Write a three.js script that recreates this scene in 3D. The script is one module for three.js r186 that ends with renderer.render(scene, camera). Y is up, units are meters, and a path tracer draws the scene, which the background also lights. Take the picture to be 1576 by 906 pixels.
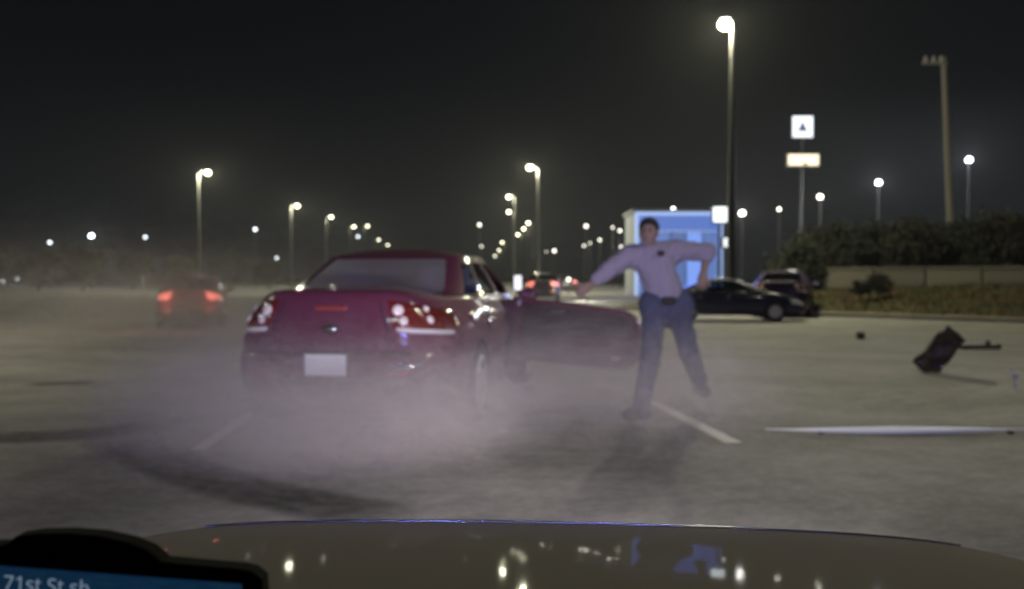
import * as THREE from 'three';
import { RoundedBoxGeometry } from 'three/addons/geometries/RoundedBoxGeometry.js';
import { MarchingCubes } from 'three/addons/objects/MarchingCubes.js';
import { mergeGeometries, mergeVertices } from 'three/addons/utils/BufferGeometryUtils.js';
import { RectAreaLightUniformsLib } from 'three/addons/lights/RectAreaLightUniformsLib.js';
import { Brush, Evaluator, SUBTRACTION } from 'three-bvh-csg';
import { createNoise2D, createNoise3D } from 'simplex-noise';

// ------------------------------------------------------------------ camera, sky, exposure
const scene = new THREE.Scene();
const W = 1576, H = 906, F = 1365, EYE = 1.19, HORIZON = 428;
const camera = new THREE.PerspectiveCamera(2 * Math.atan(H / 2 / F) * 180 / Math.PI, W / H, 0.05, 3000);
const PITCH = -Math.atan((H / 2 - HORIZON) / F);
camera.position.set(0, EYE, 0);
camera.rotation.x = PITCH;
camera.focus = 1.0; camera.userData.fStop = 4.9;      // a small fixed-focus camera on the dashboard: the road ahead is soft
const renderer = new THREE.WebGLRenderer({ antialias: true });
renderer.toneMapping = THREE.LinearToneMapping;
renderer.toneMappingExposure = 1;
renderer.shadowMap.enabled = true;
RectAreaLightUniformsLib.init();
{ // night sky over a lit town: dark overhead, a little skyglow lower down, the same all round
  const w = 64, h = 64, d = new Float32Array(w * h * 4);
  for (let r = 0; r < h; r++) {
    const e = Math.max(0, ((r + 0.5) / h - 0.5) * Math.PI), g = Math.exp(-e * 4.2);
    for (let c = 0; c < w; c++) d.set([0.0012 + 0.005 * g, 0.0016 + 0.0054 * g, 0.0018 + 0.0075 * g, 1], (r * w + c) * 4);
  }
  const t = new THREE.DataTexture(d, w, h, THREE.RGBAFormat, THREE.FloatType);
  t.mapping = THREE.EquirectangularReflectionMapping; t.magFilter = t.minFilter = THREE.LinearFilter; t.needsUpdate = true;
  scene.background = t; scene.environment = t;
}
scene.fog = new THREE.FogExp2(new THREE.Color(0.93, 0.95, 0.95), 0.00035);

// ------------------------------------------------------------------ helpers
let seed = 20240611;
const rnd = () => { seed = (seed + 0x6d2b79f5) | 0; let t = Math.imul(seed ^ (seed >>> 15), 1 | seed); t = (t + Math.imul(t ^ (t >>> 7), 61 | t)) ^ t; return ((t ^ (t >>> 14)) >>> 0) / 4294967296; };
const gauss = () => Math.sqrt(-2 * Math.log(rnd() + 1e-9)) * Math.cos(6.2831853 * rnd());
const n2 = createNoise2D(rnd), n3 = createNoise3D(rnd);
const V = (x, y, z) => new THREE.Vector3(x, y, z);
const lerp = THREE.MathUtils.lerp, R = THREE.MathUtils.degToRad;
const col = (r, g, b) => new THREE.Color().setRGB(r, g, b);
function ray(px, py) { return V((px - W / 2) / F, -(py - H / 2) / F, -1).applyAxisAngle(V(1, 0, 0), PITCH); }
function at(px, py, d) { const r = ray(px, py); return r.multiplyScalar(-d / r.z).add(V(0, EYE, 0)); }      // a point at that distance ahead
function ground(px, py) { const r = ray(px, py); return r.multiplyScalar(-EYE / r.y).add(V(0, EYE, 0)); }    // a point on the road
function curve(tab) { return (x) => { if (x <= tab[0][0]) return tab[0][1]; for (let i = 1; i < tab.length; i++) if (x <= tab[i][0]) { const [a, p] = tab[i - 1], [b, q] = tab[i]; return lerp(p, q, (x - a) / (b - a)); } return tab[tab.length - 1][1]; }; }
const ORD = ['first', 'second', 'third', 'fourth', 'fifth', 'sixth', 'seventh', 'eighth', 'ninth'];
const taken = {};
function numbered(name) { const n = taken[name] = (taken[name] ?? -1) + 1; return n ? name + '_' + String(n).padStart(3, '0') : name; }
function tag(o, label, category, group, kind) { Object.assign(o.userData, { label, category }); if (group) o.userData.group = group; if (kind) o.userData.kind = kind; return o; }
function shade(m) { m.castShadow = m.receiveShadow = true; return m; }
function thing(name, label, category, pos = [0, 0, 0], turn = 0, group) {
  const o = new THREE.Group(); o.name = numbered(name); o.position.set(...pos); o.rotation.y = turn; scene.add(o);
  return tag(o, label, category, group);
}
function part(name, geo, mat, parent) { const m = shade(new THREE.Mesh(Array.isArray(geo) ? join(geo) : geo, mat)); m.name = name; parent.add(m); return m; }
function struct(name, geo, mat, kind = 'structure', label, category) {
  const m = shade(new THREE.Mesh(geo, mat)); m.name = numbered(name); m.userData.kind = kind; if (label) Object.assign(m.userData, { label, category }); scene.add(m); return m;
}
function join(list) { return mergeGeometries(list.map((g) => { const c = g.index ? g.toNonIndexed() : g.clone(); for (const k of Object.keys(c.attributes)) if (!['position', 'normal', 'uv'].includes(k)) c.deleteAttribute(k); if (!c.attributes.uv) c.setAttribute('uv', new THREE.BufferAttribute(new Float32Array(c.attributes.position.count * 2), 2)); return c; })); }
const box = (w, h, d, x = 0, y = 0, z = 0, r = 0.01) => new RoundedBoxGeometry(w, h, d, 2, Math.min(r, w / 2.01, h / 2.01, d / 2.01)).translate(x, y, z);
function rod(a, b, r0, r1 = r0, seg = 12) {
  const d = b.clone().sub(a), g = new THREE.CylinderGeometry(r1, r0, d.length(), seg);
  return g.applyQuaternion(new THREE.Quaternion().setFromUnitVectors(V(0, 1, 0), d.normalize())).translate((a.x + b.x) / 2, (a.y + b.y) / 2, (a.z + b.z) / 2);
}
function tube(pts, r, seg = 24, rs = 8) { return new THREE.TubeGeometry(new THREE.CatmullRomCurve3(pts), seg, r, rs, false); }
function mat(c, roughness = 0.8, extra = {}) { return new THREE.MeshPhysicalMaterial({ color: c, roughness, ...extra }); }
function glow(c, k, extra = {}) { return new THREE.MeshStandardMaterial({ color: col(0.15, 0.15, 0.15), roughness: 0.5, emissive: c, emissiveIntensity: k, ...extra }); }
function texture(size, f, srgb = true) { // f(u, v) -> [r, g, b] 0..1 or a number; tiles are wide enough that no repeat shows
  const d = new Uint8Array(size * size * 4);
  for (let y = 0; y < size; y++) for (let x = 0; x < size; x++) {
    const v = f(x / size, y / size), c = Array.isArray(v) ? v : [v, v, v], i = (y * size + x) * 4;
    for (let k = 0; k < 3; k++) d[i + k] = Math.max(0, Math.min(255, c[k] * 255)); d[i + 3] = 255 * (c[3] ?? 1);
  }
  const t = new THREE.DataTexture(d, size, size); t.wrapS = t.wrapT = THREE.RepeatWrapping; t.magFilter = THREE.LinearFilter; t.minFilter = THREE.LinearMipmapLinearFilter; t.generateMipmaps = true;
  if (srgb) t.colorSpace = THREE.SRGBColorSpace; t.needsUpdate = true; return t;
}
function tiled(fn, s) { // noise on a torus so that the tile has no seam
  return (u, v) => { const a = u * 6.2831853, b = v * 6.2831853, q = s / 6.2831853; return (fn(Math.cos(a) * q + 7, Math.sin(a) * q + Math.cos(b) * q * 1.7, Math.sin(b) * q * 1.7 + 3)); };
}
function point(parent, c, k, pos, soft = 11) { const l = new THREE.PointLight(c, k); l.position.copy(pos); l.castShadow = true; l.shadow.radius = soft; l.name = 'lamp_light'; parent.add(l); return l; }

// ------------------------------------------------------------------ ground
const ROAD_TURN = Math.atan((700 - W / 2) / F);           // the road runs a little to the left of where the camera looks
const roadDir = V(Math.sin(ROAD_TURN), 0, -Math.cos(ROAD_TURN)), roadSide = V(Math.cos(ROAD_TURN), 0, Math.sin(ROAD_TURN));
const asphaltTex = (() => {
  const a = tiled(n3, 5), b = tiled(n3, 22), c = tiled(n3, 90);
  return texture(1024, (u, v) => { const g = 0.50 + 0.05 * a(u, v) + 0.035 * b(u, v) + 0.04 * c(u, v) + 0.07 * (rnd() - 0.5); return [g * 1.0, g * 0.985, g * 0.955]; });
})();
const grit = texture(512, () => rnd(), false);
asphaltTex.repeat.set(1 / 11, 1 / 11); grit.repeat.set(1 / 1.3, 1 / 1.3);
const M = {
  asphalt: mat(col(1, 1, 1), 0.86, { map: asphaltTex, bumpMap: grit, bumpScale: 0.004 }),
  dry: mat(col(0.11, 0.085, 0.045), 1),
  paint: mat(col(0.62, 0.61, 0.58), 0.7, { bumpMap: grit, bumpScale: 0.003 }),
  rubber: mat(col(0.022, 0.021, 0.02), 0.9),
  steel: mat(col(0.34, 0.35, 0.35), 0.5, { metalness: 0.5 }),
  darkSteel: mat(col(0.025, 0.025, 0.025), 0.6),
  chrome: mat(col(0.75, 0.75, 0.76), 0.22, { metalness: 1 }),
  black: mat(col(0.012, 0.012, 0.013), 0.55),
  trim: mat(col(0.035, 0.032, 0.034), 0.75),
  concrete: mat(col(0.42, 0.39, 0.33), 0.95, { bumpMap: grit, bumpScale: 0.004 }),
};
function sheet(w, d, x, y, z, nx = 1, nz = 1) {
  const g = new THREE.PlaneGeometry(w, d, nx, nz).rotateX(-Math.PI / 2).translate(x, y, z), p = g.attributes.position, uv = g.attributes.uv;
  for (let i = 0; i < p.count; i++) uv.setXY(i, p.getX(i), p.getZ(i));
  return g;
}
struct('road', sheet(900, 900, 0, 0, -380), M.asphalt);

function stripe(name, a, b, w, m, label, category, group) { // a flat painted or worn band from a to b, 4 mm above the road
  const d = b.clone().sub(a).setY(0), n = V(-d.z, 0, d.x).normalize().multiplyScalar(w / 2), g = new THREE.BufferGeometry(), N = 24, pos = [], uv = [], ix = [];
  for (let i = 0; i <= N; i++) for (const s of [-1, 1]) {
    const p = a.clone().addScaledVector(d, i / N).addScaledVector(n, s * (1 + 0.10 * n2(i * 0.7 + a.x * 9, s * 5)));
    pos.push(p.x, 0.004, p.z); uv.push(p.x, p.z);
  }
  for (let i = 0; i < N; i++) { const k = i * 2; ix.push(k, k + 1, k + 2, k + 1, k + 3, k + 2); }
  g.setAttribute('position', new THREE.Float32BufferAttribute(pos, 3)); g.setAttribute('uv', new THREE.Float32BufferAttribute(uv, 2)); g.setIndex(ix); g.computeVertexNormals();
  return struct(name, g, m);
}
{
  const L0 = ground(305, 692), L1 = ground(370, 648), R0 = ground(1130, 682), R1 = ground(1002, 618);
  stripe('lane_marking', L0, L0.clone().addScaledVector(L1.clone().sub(L0).normalize(), 2.6), 0.11, M.paint);
  stripe('lane_marking', R0, R1, 0.12, M.paint);
  for (const [p, q] of [[L0, roadDir], [R0, roadDir]]) for (let k = 1; k < 7; k++) { const a = p.clone().addScaledVector(q, 12 * k); stripe('lane_marking', a, a.clone().addScaledVector(q, 3), 0.11, M.paint); }
}
// rubber laid down by the skidding car
const skidTex = texture(256, (u, v) => { const e = Math.min(1, Math.min(v, 1 - v) * 5); return [0.16, 0.155, 0.15, Math.max(0, e * (0.5 + 0.12 * n2(u * 14, v * 4) + 0.1 * n2(u * 90, v * 30)) * Math.min(1, Math.min(u, 1 - u) * 6))]; });
M.skid = mat(col(1, 1, 1), 0.8, { map: skidTex, transparent: true });
function skid(pts, w) {
  const c = new THREE.CatmullRomCurve3(pts.map(([x, y]) => ground(x, y))), N = 60, pos = [], uv = [], ix = [];
  for (let i = 0; i <= N; i++) { const p = c.getPoint(i / N), t = c.getTangent(i / N), n = V(-t.z, 0, t.x).normalize(); for (const s of [-1, 1]) { pos.push(p.x + n.x * s * w / 2, 0.004, p.z + n.z * s * w / 2); uv.push(i / N, s / 2 + 0.5); } }
  for (let i = 0; i < N; i++) { const k = i * 2; ix.push(k, k + 1, k + 2, k + 1, k + 3, k + 2); }
  const g = new THREE.BufferGeometry(); g.setAttribute('position', new THREE.Float32BufferAttribute(pos, 3)); g.setAttribute('uv', new THREE.Float32BufferAttribute(uv, 2)); g.setIndex(ix); g.computeVertexNormals();
  struct('skid_mark', g, M.skid);
}
skid([[-60, 672], [60, 672], [170, 664], [250, 652], [330, 640]], 0.6);
skid([[150, 672], [230, 700], [300, 728], [380, 752], [500, 778], [640, 796]], 0.55);
skid([[40, 592], [100, 590], [150, 588]], 0.35);

// the verge on the right: kerb, dry grass bank, low wall, shrubs
const vergeAt = (px, py) => ground(px, py);
const K0 = vergeAt(1015, 478), K1 = vergeAt(1576, 497), kd = K1.clone().sub(K0).normalize();
const vergeStart = K0.clone().addScaledVector(kd, -2), vergeLen = 40, vn = V(kd.z, 0, -kd.x);         // vn points away from the road
const vergeTurn = Math.atan2(-kd.z, kd.x);
{
  const L = vergeLen, D = 16, nx = 120, nz = 40, g = new THREE.PlaneGeometry(L, D, nx, nz).rotateX(-Math.PI / 2).translate(L / 2, 0, -D / 2), p = g.attributes.position;
  for (let i = 0; i < p.count; i++) {
    const x = p.getX(i), d = -p.getZ(i), rise = d < 7.5 ? Math.pow(d / 7.5, 1.3) * 0.8 : 0.8 + (d - 7.5) * 0.05;
    p.setY(i, 0.12 + rise * (0.75 + 0.3 * THREE.MathUtils.smoothstep(x, 3, 12)) + 0.05 * n2(x * 0.5, d * 0.6) * Math.min(1, d));
  }
  g.computeVertexNormals();
  const a = tiled(n3, 6), b = tiled(n3, 30), t = texture(512, (u, v) => { const k = a(u, v), q = b(u, v) * 0.12 + 0.1 * (rnd() - 0.5); return [0.29 + 0.05 * k + q, 0.25 - 0.03 * k + q, 0.14 + q * 0.6]; });
  t.repeat.set(4, 2);
  const bank = struct('grass_bank', g, mat(col(1, 1, 1), 1, { map: t }));
  bank.position.copy(vergeStart); bank.rotation.y = vergeTurn;
  const kerb = struct('kerb', box(L, 0.135, 0.16, L / 2, 0.0675, 0.08, 0.02), M.concrete); kerb.position.copy(vergeStart); kerb.rotation.y = vergeTurn;
  // dry grass
  const blade = new THREE.BufferGeometry(); blade.setAttribute('position', new THREE.Float32BufferAttribute([-0.012, 0, 0, 0.012, 0, 0, 0.02, 0.13, 0.03], 3)); blade.setAttribute('normal', new THREE.Float32BufferAttribute([0, 0.7, 0.7, 0, 0.7, 0.7, 0, 0.7, 0.7], 3));
  const N = 26000, im = new THREE.InstancedMesh(blade, mat(col(1, 1, 1), 1), N), q = new THREE.Object3D(), c = new THREE.Color();
  for (let i = 0; i < N; i++) {
    const x = rnd() * L, d = 0.1 + rnd() * 8.5, rise = d < 7.5 ? Math.pow(d / 7.5, 1.3) * 0.8 : 0.8 + (d - 7.5) * 0.05;
    q.position.set(x, 0.10 + rise * (0.75 + 0.3 * THREE.MathUtils.smoothstep(x, 3, 12)) + 0.05 * n2(x * 0.5, d * 0.6) * Math.min(1, d), -d); q.rotation.set(gauss() * 0.3, rnd() * 6.3, 0); q.scale.setScalar(0.6 + rnd() * 1.1); q.updateMatrix(); im.setMatrixAt(i, q.matrix);
    const k = 0.7 + rnd() * 0.6, gr = n2(x * 0.25, d * 0.3) > 0.25 ? 1 : 0; im.setColorAt(i, c.setRGB((0.085 - 0.035 * gr) * k, (0.066 + 0.004 * gr) * k, 0.03 * k));
  }
  im.name = 'dry_grass'; tag(im, 'dry brown grass covering the bank beside the road', 'grass', null, 'stuff'); im.position.copy(vergeStart); im.rotation.y = vergeTurn; shade(im); scene.add(im);
  // low pale wall of concrete blocks along the top of the bank
  const wall = thing('retaining_wall', 'low pale concrete wall along the top of the grass bank', 'wall', vergeStart.clone().addScaledVector(vn, 8.2).setY(0.75).toArray(), vergeTurn);
  const bg = box(1.94, 0.78, 0.3, 0, 0.39, 0, 0.02), cg = box(1.97, 0.09, 0.4, 0, 0.825, 0, 0.02);
  const tones = [0.16, 0.145, 0.13].map((k) => mat(col(k, k * 0.92, k * 0.75), 0.95, { bumpMap: grit, bumpScale: 0.004 }));
  for (let k = 0; k < 17; k++) { const b1 = part('panel', bg, tones[(k * 7) % 3], wall); b1.position.set(3.2 + k * 2, 0.01 * n2(k, 2), 0.012 * n2(k, 9)); const b2 = part('coping', cg, tones[(k * 5 + 1) % 3], wall); b2.position.copy(b1.position); }
}

// ------------------------------------------------------------------ shrubs and trees
function leafCloud(rx, ry, rz, count, leaf, k) {   // many small leaves in clumps spread through the crown
  const pos = [], nor = [], clumps = [];
  for (let i = 0; i < 26; i++) { const a = rnd() * 6.283, e = Math.acos(2 * rnd() - 1), r = 0.55 + 0.42 * rnd(); clumps.push([Math.sin(e) * Math.cos(a) * rx * r, Math.cos(e) * ry * r, Math.sin(e) * Math.sin(a) * rz * r, 0.24 + 0.2 * rnd()]); }
  const n = new THREE.Vector3(), u = new THREE.Vector3(), v = new THREE.Vector3();
  for (let i = 0; i < count; i++) {
    const c = clumps[Math.floor(rnd() * clumps.length)], x = c[0] + gauss() * c[3] * rx * 0.5, y = c[1] + gauss() * c[3] * ry * 0.5, z = c[2] + gauss() * c[3] * rz * 0.5;
    n.set(gauss(), gauss() + 0.6, gauss()).normalize(); u.set(gauss(), gauss(), gauss()).cross(n).normalize(); v.crossVectors(n, u);
    const s = leaf * (0.6 + 0.8 * rnd());
    for (const [p, q] of [[-0.5, 0], [0, -0.28], [0.5, 0], [-0.5, 0], [0.5, 0], [0, 0.28]]) { pos.push(x + (u.x * p + v.x * q) * s, y + (u.y * p + v.y * q) * s, z + (u.z * p + v.z * q) * s); nor.push(n.x, n.y, n.z); }
  }
  const g = new THREE.BufferGeometry(); g.setAttribute('position', new THREE.Float32BufferAttribute(pos, 3)); g.setAttribute('normal', new THREE.Float32BufferAttribute(nor, 3)); return g;
}
const leafMats = [col(0.022, 0.03, 0.012), col(0.03, 0.028, 0.012), col(0.02, 0.028, 0.014)].map((c) => mat(c, 0.85, { transmission: 0.25, thickness: 0 }));
const bark = mat(col(0.06, 0.045, 0.032), 1);
const shrubCrowns = [0, 1, 2].map(() => leafCloud(1.3, 1.05, 1.2, 5200, 0.17));
const stemGeo = join([0, 1, 2, 3, 4].map((i) => { const a = i * 1.26; return tube([V(Math.cos(a) * 0.08, -0.2, Math.sin(a) * 0.08), V(Math.cos(a) * 0.3, 0.5, Math.sin(a) * 0.25), V(Math.cos(a) * 0.75, 1.25, Math.sin(a) * 0.65)], 0.03, 10, 6); }));
function shrub(i, px, py, d, w, h, label, group) {
  const p = at(px, py, d), o = thing('shrub', label, 'shrub', [p.x, Math.max(0, p.y), p.z], i * 1.7, group);
  part('stem', stemGeo, bark, o).scale.set(w / 2.8, h / 2.1, w / 2.8);
  const c = part('crown', shrubCrowns[i % 3], leafMats[i % 3], o); c.position.y = h * 0.52; c.scale.set(w / 2.7, h / 2.2, w / 2.6);
}
[[1225, 452, 36, 2.3, 2.4], [1262, 440, 40, 2.6, 2.6], [1305, 432, 39, 2.8, 2.7], [1352, 430, 40, 3.0, 2.6], [1398, 428, 38, 2.9, 2.4], [1446, 428, 39, 3.0, 2.7], [1494, 427, 38, 2.9, 2.5], [1540, 427, 37, 2.9, 2.7], [1585, 427, 38, 2.8, 2.8]]
  .forEach(([x, y, d, w, h], i) => shrub(i, x, y, d, w, h, `dark leafy shrub behind the low wall, ${ORD[i]} along from the purple car`, 'shrubs behind the wall'));
[[1352, 452, 31, 1.0, 0.7], [1325, 455, 30.5, 0.8, 0.55]].forEach(([x, y, d, w, h], i) => shrub(i + 1, x, y, d, w, h, 'small dark bush growing on the dry grass bank before the wall', 'small bushes on the bank'));
const treeCrowns = [0, 1].map(() => leafCloud(2.2, 1.7, 2.2, 6500, 0.26));
const trunkGeo = join([new THREE.CylinderGeometry(0.1, 0.2, 2.4, 10).translate(0, 1.2, 0), ...[0, 1, 2, 3].map((i) => { const a = i * 1.57 + 0.4; return tube([V(0, 1.9, 0), V(Math.cos(a) * 0.6, 2.8, Math.sin(a) * 0.6), V(Math.cos(a) * 1.3, 3.8, Math.sin(a) * 1.2)], 0.06, 10, 6); })]);
[[-20, 82, 1.1], [60, 86, 1.0], [128, 80, 1.15], [205, 90, 1.0], [275, 84, 0.95], [355, 92, 1.05], [415, 98, 0.9]].forEach(([px, d, s], i) => {
  const p = at(px, 440, d), o = thing('roadside_tree', `dark round tree across the road, ${ORD[6 - i]} in its row from the red car`, 'tree', [p.x, 0, p.z], i * 2.1, 'trees across the road');
  part('trunk', trunkGeo, bark, o); const c = part('crown', treeCrowns[i % 2], leafMats[i % 3], o); c.position.y = 3.0; o.scale.setScalar(s * 0.78);
});

// ------------------------------------------------------------------ street lamps and other lights
const poleMat = mat(col(0.06, 0.06, 0.057), 0.55, { metalness: 0.3 });
function streetLamp(px, py, d, { side = -1, head = 0.23, power = 300, tint = [1, 0.97, 0.68], label, group, arm = 1.0, bright = 9 }) {
  const p = at(px, py, d), x = p.x - side * arm, o = thing('street_lamp', label, 'street lamp', [x, 0, p.z], 0, group), h = p.y;
  part('pole', new THREE.CylinderGeometry(0.06 + h * 0.002, 0.11 + h * 0.004, h - 0.1, 14).translate(0, (h - 0.1) / 2, 0), poleMat, o);
  part('base', new THREE.CylinderGeometry(0.2, 0.26, 0.35, 14).translate(0, 0.175, 0), poleMat, o);
  if (arm > 0.05) part('arm', tube([V(0, h - 0.35, 0), V(side * arm * 0.4, h + 0.12, 0), V(side * arm, h + head * 0.9, 0)], 0.045), poleMat, o);
  part('lamp_housing', new THREE.CylinderGeometry(head * 0.45, head * 0.8, head * 0.3, 18).translate(side * arm, h + head * 0.85, 0), poleMat, o);
  const c = col(...tint); part('lamp_bulb', new THREE.SphereGeometry(head, 20, 14).scale(1, 0.8, 1).translate(side * arm, h, 0), glow(c, bright), o);
  point(o, c, power * 0.5, V(side * arm, h, 0));
}
const rowL = { group: 'lamps along the far side', side: 1 };
const rowR = { group: 'lamps along the near side', side: -1 };
streetLamp(1116, 38, 31, { side: -1, arm: 0.25, head: 0.245, power: 950, tint: [1, 0.96, 0.66], bright: 14, label: 'tallest and brightest lit street lamp, above the pylon sign and shrubs' });
[[320, 266, 74, 0.24, 1000], [458, 317, 108, 0.245, 800], [510, 334, 140, 0.245, 500], [545, 349, 170, 0.245, 250], [566, 348, 190, 0.245, 200], [583, 369, 230, 0.245, 150], [597, 377, 270, 0.245, 150]].forEach(([x, y, d, head, power], i) => streetLamp(x, y, d, { ...rowL, label: `tall lit lamp, ${ORD[i]} in the far side row going away from the red car`, head, power, arm: 0.8 }));
[[815, 258, 72, 0.245, 1000], [783, 303, 100, 0.245, 600], [783, 326, 128, 0.245, 250], [813, 343, 150, 0.245, 200], [806, 352, 165, 0.245, 200], [797, 361, 180, 0.245, 150], [773, 373, 210, 0.245, 150], [768, 385, 250, 0.245, 120], [762, 394, 290, 0.245, 100]].forEach(([x, y, d, head, power], i) => streetLamp(x, y, d, { ...rowR, label: `tall lit lamp, ${ORD[i]} in the near side row going away from the sedan`, head, power, arm: 0.7 }));
// the same two rows go on beside and behind the camera and light the road here

for (const [x, z, s] of [[10.5, -7, -1], [-17, -12, 1]]) {
  const o = thing('street_lamp', s < 0 ? 'tall lit lamp at the near kerb level with the maroon sedan' : 'tall lit lamp across the road level with the maroon sedan', 'street lamp', [x, 0, z]), h = 10;
  part('pole', new THREE.CylinderGeometry(0.08, 0.15, h - 0.1, 14).translate(0, (h - 0.1) / 2, 0), poleMat, o); part('base', new THREE.CylinderGeometry(0.2, 0.26, 0.35, 14).translate(0, 0.175, 0), poleMat, o);
  part('arm', tube([V(0, h - 0.35, 0), V(s * 0.7, h + 0.12, 0), V(s * 1.8, h + 0.22, 0)], 0.045), poleMat, o); part('lamp_housing', new THREE.CylinderGeometry(0.1, 0.2, 0.08, 18).translate(s * 1.8, h + 0.2, 0), poleMat, o);
  const c = col(1, 0.93, 0.72); part('lamp_bulb', new THREE.SphereGeometry(0.24, 20, 14).scale(1, 0.8, 1).translate(s * 1.8, h, 0), glow(c, 9), o); { const sp = new THREE.SpotLight(c, s < 0 ? 120 : 360, 0, R(72), 0.5); sp.position.set(s * 1.8, h - 0.25, 0); sp.target.position.set(s * 1.8, 0, 0); sp.castShadow = true; sp.shadow.radius = 8; sp.name = 'lamp_light'; o.add(sp, sp.target); }
}
// small lights of car parks and yards: a globe on a short post
function globe(px, py, d, r, k, tint, label, group, power = 60) {
  const p = at(px, py, d), o = thing('post_light', label, 'post light', [p.x, 0, p.z], 0, group), h = p.y, c = col(...tint);
  part('post', new THREE.CylinderGeometry(0.05, 0.08, h - r * 0.8, 10).translate(0, (h - r * 0.8) / 2, 0), M.darkSteel, o);
  part('collar', new THREE.CylinderGeometry(r * 0.6, r * 0.4, r * 0.4, 12).translate(0, h - r, 0), M.darkSteel, o);
  part('lamp_globe', new THREE.SphereGeometry(r, 18, 12).translate(0, h, 0), glow(c, k), o); point(o, c, power * 0.5, V(0, h, 0));
}
const cool = [0.86, 0.95, 1], warm = [1, 0.95, 0.8];
const gl = 'small white globe light on a post far across the road', gr = 'small white globe light on a post far beyond the junction ahead', gy = 'bluish white post light with a wide halo in the yard behind the shrubs';
[[77, 373, 110, 0.2], [224, 365, 120, 0.2], [393, 353, 120, 0.22], [426, 397, 130, 0.18], [165, 383, 150, 0.1], [27, 429, 150, 0.12], [5, 433, 150, 0.12], [551, 364, 150, 0.22]].forEach(([x, y, d, r]) => globe(x, y, d, r, 4, cool, gl, 'lights across the road', 50));
globe(141, 363, 95, 0.24, 10, cool, 'bright white globe light with a halo above the trees across the road', null, 240);
[[738, 346, 130, 0.23], [741, 379, 150, 0.16], [853, 386, 130, 0.23], [841, 387, 150, 0.1], [902, 348, 120, 0.24], [923, 369, 125, 0.18], [908, 374, 130, 0.12], [899, 378, 125, 0.15], [943, 350, 125, 0.15], [954, 355, 125, 0.2], [956, 380, 125, 0.19], [875, 430, 70, 0.14], [903, 449, 45, 0.07]].forEach(([x, y, d, r]) => globe(x, y, d, r, 4, warm, gr, 'lights beyond the junction', 40));
[[1352, 281, 78, 0.24], [1491, 246, 74, 0.24]].forEach(([x, y, d, r]) => globe(x, y, d, r, 12, cool, gy, 'bluish yard lights', 650));
globe(1262, 303, 80, 0.22, 9, warm, 'white post light standing below the yellow sign panel', null, 160);
globe(1142, 328, 76, 0.24, 10, [1, 0.97, 0.9], 'bright white post light just right of the small square sign', null, 450);
globe(1199, 322, 95, 0.17, 6, warm, 'tiny white post light between the shop and the shrubs', null, 40);
globe(1036, 322, 66, 0.15, 8, cool, 'tiny white light on a post just above the roof edge of the blue shop', null, 20);

// ------------------------------------------------------------------ the blue lit shop, signs, power pole
{
  const d = 62, a = at(977, 326, d), b = at(1112, 326, d), w = b.x - a.x, h = a.y, o = thing('lit_shop', 'small shop whose whole front glows pale blue behind the person', 'shop', [a.x + w / 2, 0, -d]);
  const wallM = mat(col(0.3, 0.32, 0.36), 0.9), blue = col(0.25, 0.47, 1), frame = glow(col(0.42, 0.58, 1), 0.95);
  part('wall', [box(0.25, h, 5, -w / 2 + 0.125, h / 2, -2.65), box(0.25, h, 5, w / 2 - 0.125, h / 2, -2.65), box(w - 0.5, h, 0.25, 0, h / 2, -5.0)], wallM, o);
  part('roof', box(w + 0.3, 0.2, 5.4, 0, h + 0.1, -2.6), wallM, o);
  part('lit_fascia', box(w - 0.45, 1.05, 0.12, 0, h - 0.75, -0.1), glow(col(0.14, 0.28, 0.9), 0.6), o);
  for (let k = 0; k < 5; k++) part('lit_window', box((w - 0.5) / 5 - 0.08, h - 1.55, 0.05, -w / 2 + 0.25 + (k + 0.5) * (w - 0.5) / 5, (h - 1.4) / 2 + 0.05, -0.12), glow(col(0.19, 0.34, 0.9), [0.5, 0.55, 0.42, 1.0, 0.5][k]), o);
  part('light_tube', box(w, 0.22, 0.16, 0, h - 0.11, 0.02), frame, o);
  for (const s of [-1, 1]) part('light_tube', box(0.24, h - 0.24, 0.16, s * (w / 2 - 0.12), (h - 0.24) / 2, 0.02), frame, o);
  part('fascia_line', box(w - 0.55, 0.07, 0.1, 0, h - 1.34, -0.02), frame, o);
  const l = new THREE.RectAreaLight(col(0.14, 0.22, 1), 2.5, w, h); l.position.set(0, h / 2, 0.2); l.lookAt(l.position.clone().add(V(0, 0, 1))); l.rotation.set(0, Math.PI, 0); l.name = 'shop_light'; o.add(l);
}
function boxSign(name, label, px, py, d, pw, ph, c, k, paint, light) {
  const p = at(px, py, d), w = pw * d / F, h = ph * d / F, o = thing(name, label, 'sign', [p.x, 0, p.z]);
  part('post', [rod(V(0, 0, -0.14), V(0, p.y - h / 2, -0.14), 0.12, 0.09)], M.darkSteel, o);
  part('sign_case', box(w + 0.16, h + 0.16, 0.3, 0, p.y, -0.12, 0.05), M.black, o);
  const cv = document.createElement('canvas'); cv.width = 256; cv.height = Math.round(256 * h / w); const g = cv.getContext('2d'); g.fillStyle = '#fff'; g.fillRect(0, 0, cv.width, cv.height); paint(g, cv.width, cv.height);
  const t = new THREE.CanvasTexture(cv); t.colorSpace = THREE.SRGBColorSpace;
  part('sign_face', new THREE.PlaneGeometry(w, h).translate(0, p.y, 0.035), new THREE.MeshStandardMaterial({ color: 0xffffff, map: t, emissive: c, emissiveMap: t, emissiveIntensity: k, roughness: 0.4 }), o);
  const l = new THREE.RectAreaLight(c, light, w, h); l.position.set(0, p.y, 0.06); l.rotation.set(0, Math.PI, 0); l.name = 'sign_light'; o.add(l); return o;
}
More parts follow.
